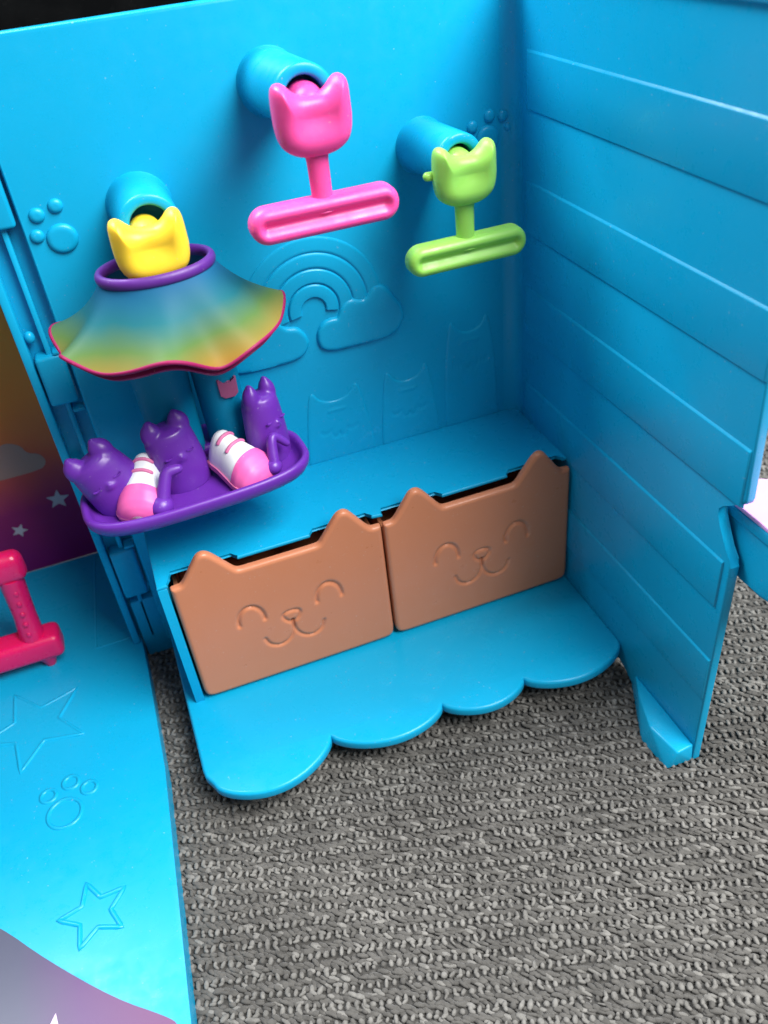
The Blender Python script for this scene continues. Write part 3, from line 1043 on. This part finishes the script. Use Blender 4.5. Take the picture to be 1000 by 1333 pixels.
# underskirt lining just inside the hem
V, F = [], []
for k, (t, dz) in enumerate(((0.55, 0), (0.8, -0.10), (0.97, -0.34), (0.97, -0.42), (0.8, -0.18), (0.55, -0.08))):
    for p in skirt_ring(t, n, 0.16 if k < 3 else 0.24):
        V.append((p[0], p[1], p[2] + dz))
for i in range(6):
    for j in range(n):
        F.append((i * n + j, i * n + (j + 1) % n, ((i + 1) % 6) * n + (j + 1) % n, ((i + 1) % 6) * n + j))
from_arrays('lining', V, F, 'hem_pink', outfit, 60)
P = [(SX + 1.57 * math.cos(a), SY + 1.12 * math.sin(a), 16.88) for a in np.linspace(0, 2 * math.pi, 64, endpoint=False)]
V, F = tube_arrays(P, 0.125, 12, True)
V[:, 2] = 16.88 + (V[:, 2] - 16.88) * 1.35
from_arrays('waistband', V, F, 'trim_purple', outfit, None)
for lx, r0 in ((-13.40, 0.95), (-11.66, 0.80)):
    P, R = [], []
    for t in np.linspace(0, 1, 10):
        P.append((lx + 0.05 * t, -1.42 + 0.1 * t, 15.0 - 5.0 * t))
        R.append(r0 - 0.10 * t)
    tube('legging', P, R, 'blue_fabric', outfit, 28)
pt = [(-0.30, 0.28), (-0.24, 0.30), (-0.12, 0.16), (0.12, 0.16), (0.24, 0.30), (0.30, 0.28), (0.28, -0.18), (0.15, -0.28), (-0.15, -0.28), (-0.28, -0.18)]
po = prism('cat_patch', [(p[0] * 1.05, p[1] * 1.2) for p in pt], 1, -0.03, 0.1, 'patch', outfit, 0.02)
po.location = (-11.40 * S, -2.17 * S, 12.25 * S)

# ------------------------------------------------------------------ shoe rack and sneakers
rack = empty('shoe_rack')
tag(rack, 'purple plastic shoe tray with cat figures, in front of the back wall', 'shoe rack')
TX, TY, TZ = -13.15, -3.2, 9.45
hw, hd = 3.52, 1.50
out = []
for k in range(64):
    a = 2 * math.pi * k / 64
    c_, s_ = math.cos(a), math.sin(a)
    x = hw * math.copysign(abs(c_) ** 0.62, c_)
    y = hd * math.copysign(abs(s_) ** 0.62, s_)
    ya = math.radians(3)
    out.append((TX + x * math.cos(ya) - y * math.sin(ya), TY + x * math.sin(ya) + y * math.cos(ya)))


def off(pts, d):
    c = np.array([TX, TY])
    return [tuple(c + (np.array(p) - c) * np.array([(hw + d) / hw, (hd + d) / hd])) for p in pts]


layers = [(-0.35, -0.02), (-0.12, 0.0), (0.05, 0.10), (0.17, 0.30), (0.21, 0.52), (0.17, 0.62), (0.08, 0.65), (-0.01, 0.60), (-0.06, 0.44), (-0.14, 0.28), (-0.35, 0.20)]
V, F = [], []
for d, z in layers:
    V += [(p[0], p[1], TZ + z) for p in off(out, d)]
k = len(out)
for i in range(len(layers) - 1):
    for j in range(k):
        F.append((i * k + j, i * k + (j + 1) % k, (i + 1) * k + (j + 1) % k, (i + 1) * k + j))
F.append(tuple(range(k))[::-1])
F.append(tuple((len(layers) - 1) * k + j for j in range(k)))
from_arrays('tray', V, F, 'purple', rack, 60)
box('wall_clip', (TX - 1.0, TY + hd - 0.1, TZ + 0.1), (TX + 1.0, 0.02, TZ + 0.55), 'purple', rack, 0.08)


def cat_body(loc, w, h, d, rx=0, ry=0, rz=0):
    f = fr(loc, rx, ry, rz)
    a, b_ = w / 2, d / 2
    # gumdrop body as stacked rings
    prof = [(1.0, 0.0), (1.04, 0.12), (1.04, 0.30), (1.0, 0.48), (0.95, 0.64), (0.90, 0.76), (0.80, 0.84), (0.5, 0.885), (0.1, 0.895)]
    V, F = [], []
    nu = 36
    for k, t in prof:
        for j in range(nu):
            q = 2 * math.pi * j / nu
            V.append(list(f @ Vector((a * k * math.cos(q), b_ * k * math.sin(q), h * t))))
    for i in range(len(prof) - 1):
        for j in range(nu):
            j2 = (j + 1) % nu
            F.append((i * nu + j, i * nu + j2, (i + 1) * nu + j2, (i + 1) * nu + j))
    F.append(tuple(range(nu))[::-1])
    F.append(tuple((len(prof) - 1) * nu + j for j in range(nu)))
    parts = [(V, F)]
    for sd in (-1, 1):
        fe = f @ Matrix.Translation((sd * a * 0.54, -b_ * 0.10, h * 0.86)) @ Matrix.Rotation(math.radians(sd * -4), 4, 'Y')
        parts.append(ell(fe, (0, 0, 0), (a * 0.40, b_ * 0.45, h * 0.17)))
        parts.append(ell(fe, (0, 0, h * 0.085), (a * 0.22, b_ * 0.30, h * 0.115)))
    # muzzle and nose
    parts.append(ell(f, (0, -b_ * 0.93, h * 0.50), (a * 0.22, 0.12, 0.10)))
    parts.append(ell(f, (0, -b_ * 1.06, h * 0.545), (0.07, 0.06, 0.05)))
    o = fused('cat_figure', parts, 'purple', rack, 0.05, 4)
    # closed-eye lines
    for sd in (-1, 1):
        P = [(sd * a * 0.42 + a * 0.17 * math.cos(math.radians(q)), -b_ * 0.92, h * 0.585 + a * 0.09 * math.sin(math.radians(q))) for q in np.linspace(200, 340, 7)]
        V, F = tube_arrays(P, 0.035, 6)
        from_arrays('eye_line', np.array([list(f @ Vector(v)) for v in V]), F, 'purple', o, 60)
    return o


cat_body((-15.26, -3.08, TZ + 0.1), 1.85, 2.45, 1.4, -8, -25, 4)
cat_body((-13.48, -2.72, TZ + 0.1), 1.75, 2.5, 1.4, -4, -5, 14)
cat_body((-10.52, -2.55, TZ + 0.1), 1.42, 2.68, 1.3, -4, 2, 34)


def tail(P, R):
    P = smooth_line(P, 2)
    R = np.interp(np.linspace(0, 1, len(P)), np.linspace(0, 1, len(R)), R)
    V, F = tube_arrays(*round_ends(list(P), list(R)), 14)
    from_arrays('tail_post', V, F, 'purple', rack, 60)


def shoe(loc, rz, ry, sc, label):
    root = empty('sneaker')
    tag(root, label, 'doll shoe', 'doll sneakers on the purple tray')
    f = fr(loc, 0, ry, rz)
    T = [0.0, 0.06, 0.25, 0.5, 0.7, 0.85, 0.94, 1.0]
    W = [0.46, 0.52, 0.56, 0.68, 0.78, 0.74, 0.58, 0.24]
    H = [0.92, 1.0, 0.92, 0.84, 0.74, 0.60, 0.44, 0.22]

    def ring(t, grow=0.0, low=0.0, n=40):
        w = (np.interp(t, T, W) + grow) * sc
        h = (np.interp(t, T, H) + grow) * sc
        x = (-1.0 + 2.05 * t) * sc
        out_ = []
        for j in range(n):
            q = 2 * math.pi * j / n
            c_, s_ = math.cos(q), math.sin(q)
            y = w * math.copysign(abs(c_) ** 0.8, c_) * (1.0 - 0.18 * max(0, s_))
            z = h * abs(s_) ** 0.85 if s_ > 0 else -0.02 * sc
            out_.append((x, y, max(z, low * sc)))
        return out_

    def loft(name, ts, grow, mat, low=0.0):
        V, F = [], []
        n = 40
        for t in ts:
            V += ring(t, grow, low)
        for i in range(len(ts) - 1):
            for j in range(n):
                j2 = (j + 1) % n
                F.append((i * n + j, i * n + j2, (i + 1) * n + j2, (i + 1) * n + j))
        F.append(tuple(range(n))[::-1])
        F.append(tuple((len(ts) - 1) * n + j for j in range(n)))
        return from_arrays(name, np.array([list(f @ Vector(v)) for v in V]), F, mat, root, 50)
    tt = np.linspace(0, 1, 30)
    loft('upper', tt, 0.0, 'white')
    loft('toe_cap', np.linspace(0.60, 1.0, 18), 0.03, 'shoe_pink')
    # sole
    so = [((-1.0 + 2.05 * t) * sc - (0.04 * sc if t == 0 else 0), (np.interp(t, T, W) + 0.05) * sc) for t in np.linspace(0, 1, 20)]
    so = so + [(1.10 * sc, 0.0)] + [(p[0], -p[1]) for p in so[::-1]]
    bm_ = prism('sole', so, 2, -0.12 * sc, 0.06 * sc, 'lace', root, 0.03)
    bm_.data.transform(Matrix.Diagonal((1 / S, 1 / S, 1 / S, 1)))
    bm_.data.transform(f)
    bm_.data.transform(Matrix.Diagonal((S, S, S, 1)))
    # ankle opening: a dark purple lining with a white collar
    rr = ring(0.02, 0.0)
    # two stripes across the instep
    for t in (0.16, 0.36):
        rg_ = np.array(ring(t, 0.005, n=60))
        keep = [p for k_, p in enumerate(rg_) if 9 <= k_ <= 21]
        V, F = tube_arrays(*round_ends(keep, [0.06 * sc] * len(keep), 3), 8)
        from_arrays('stripe', np.array([list(f @ Vector(v)) for v in V]), F, 'lace', root, 60)
    return root


for c_, r_ in (((-14.47, -4.28, TZ + 0.52), 0.40), ((-10.74, -3.98, TZ + 0.62), 0.29)):
    blob('tail_tip', fr(c_), (r_, r_, r_ * 0.9), 'purple', rack)
shoe((-14.84, -3.46, TZ + 0.50), -112, 10, 1.02, 'white sneaker with pink toe, at the open left end of the purple tray')
shoe((-11.66, -3.38, TZ + 0.48), -58, 11, 1.06, 'white sneaker with pink toe, under the legging with the cat patch')
tail([(-14.45, -4.35, TZ + 0.40), (-14.42, -4.32, TZ + 0.52), (-14.30, -4.15, TZ + 0.85), (-14.15, -3.98, TZ + 1.2), (-14.0, -3.85, TZ + 1.42), (-13.65, -3.85, TZ + 1.42)], [0.24, 0.24, 0.22, 0.20, 0.19, 0.15])
tail([(-10.72, -4.02, TZ + 0.55), (-10.70, -4.0, TZ + 0.65), (-10.65, -3.8, TZ + 1.0), (-10.58, -3.6, TZ + 1.4), (-10.45, -3.5, TZ + 1.45), (-10.1, -3.5, TZ + 1.05)], [0.2, 0.2, 0.18, 0.16, 0.14, 0.12])

# ------------------------------------------------------------------ magenta stand on the left wing floor
stand = empty('toy_stand')
tag(stand, 'translucent magenta plastic toy stand on the blue wing floor', 'toy stand')
box('foot_bar', (-25.5, 0.15, 1.30), (-19.85, 1.35, 2.40), 'magenta', stand, 0.28, 4)
box('top_bar', (-25.5, 0.40, 5.15), (-19.95, 1.25, 6.45), 'magenta', stand, 0.40, 4)
V, F = tube_arrays([(-20.85, 0.75, 2.2), (-20.75, 0.8, 3.5), (-20.65, 0.85, 5.3)], [0.48, 0.42, 0.46], 14)
from_arrays('post', V, F, 'magenta', stand, 60)
for k in range(5):
    blob('post_bead', fr((-20.83 + 0.05 * k, 0.33 + 0.02 * k, 2.75 + 0.5 * k)), (0.10, 0.05, 0.13), 'magenta', stand, None, 12, 8)
for x in (-20.6, -24.5):
    V, F = tube_arrays([(x, 0.6, 0.81), (x, 0.6, 1.0), (x, 0.65, 1.35)], [0.2, 0.26, 0.45], 12)
    from_arrays('stand_foot', V, F, 'magenta', stand, 60)
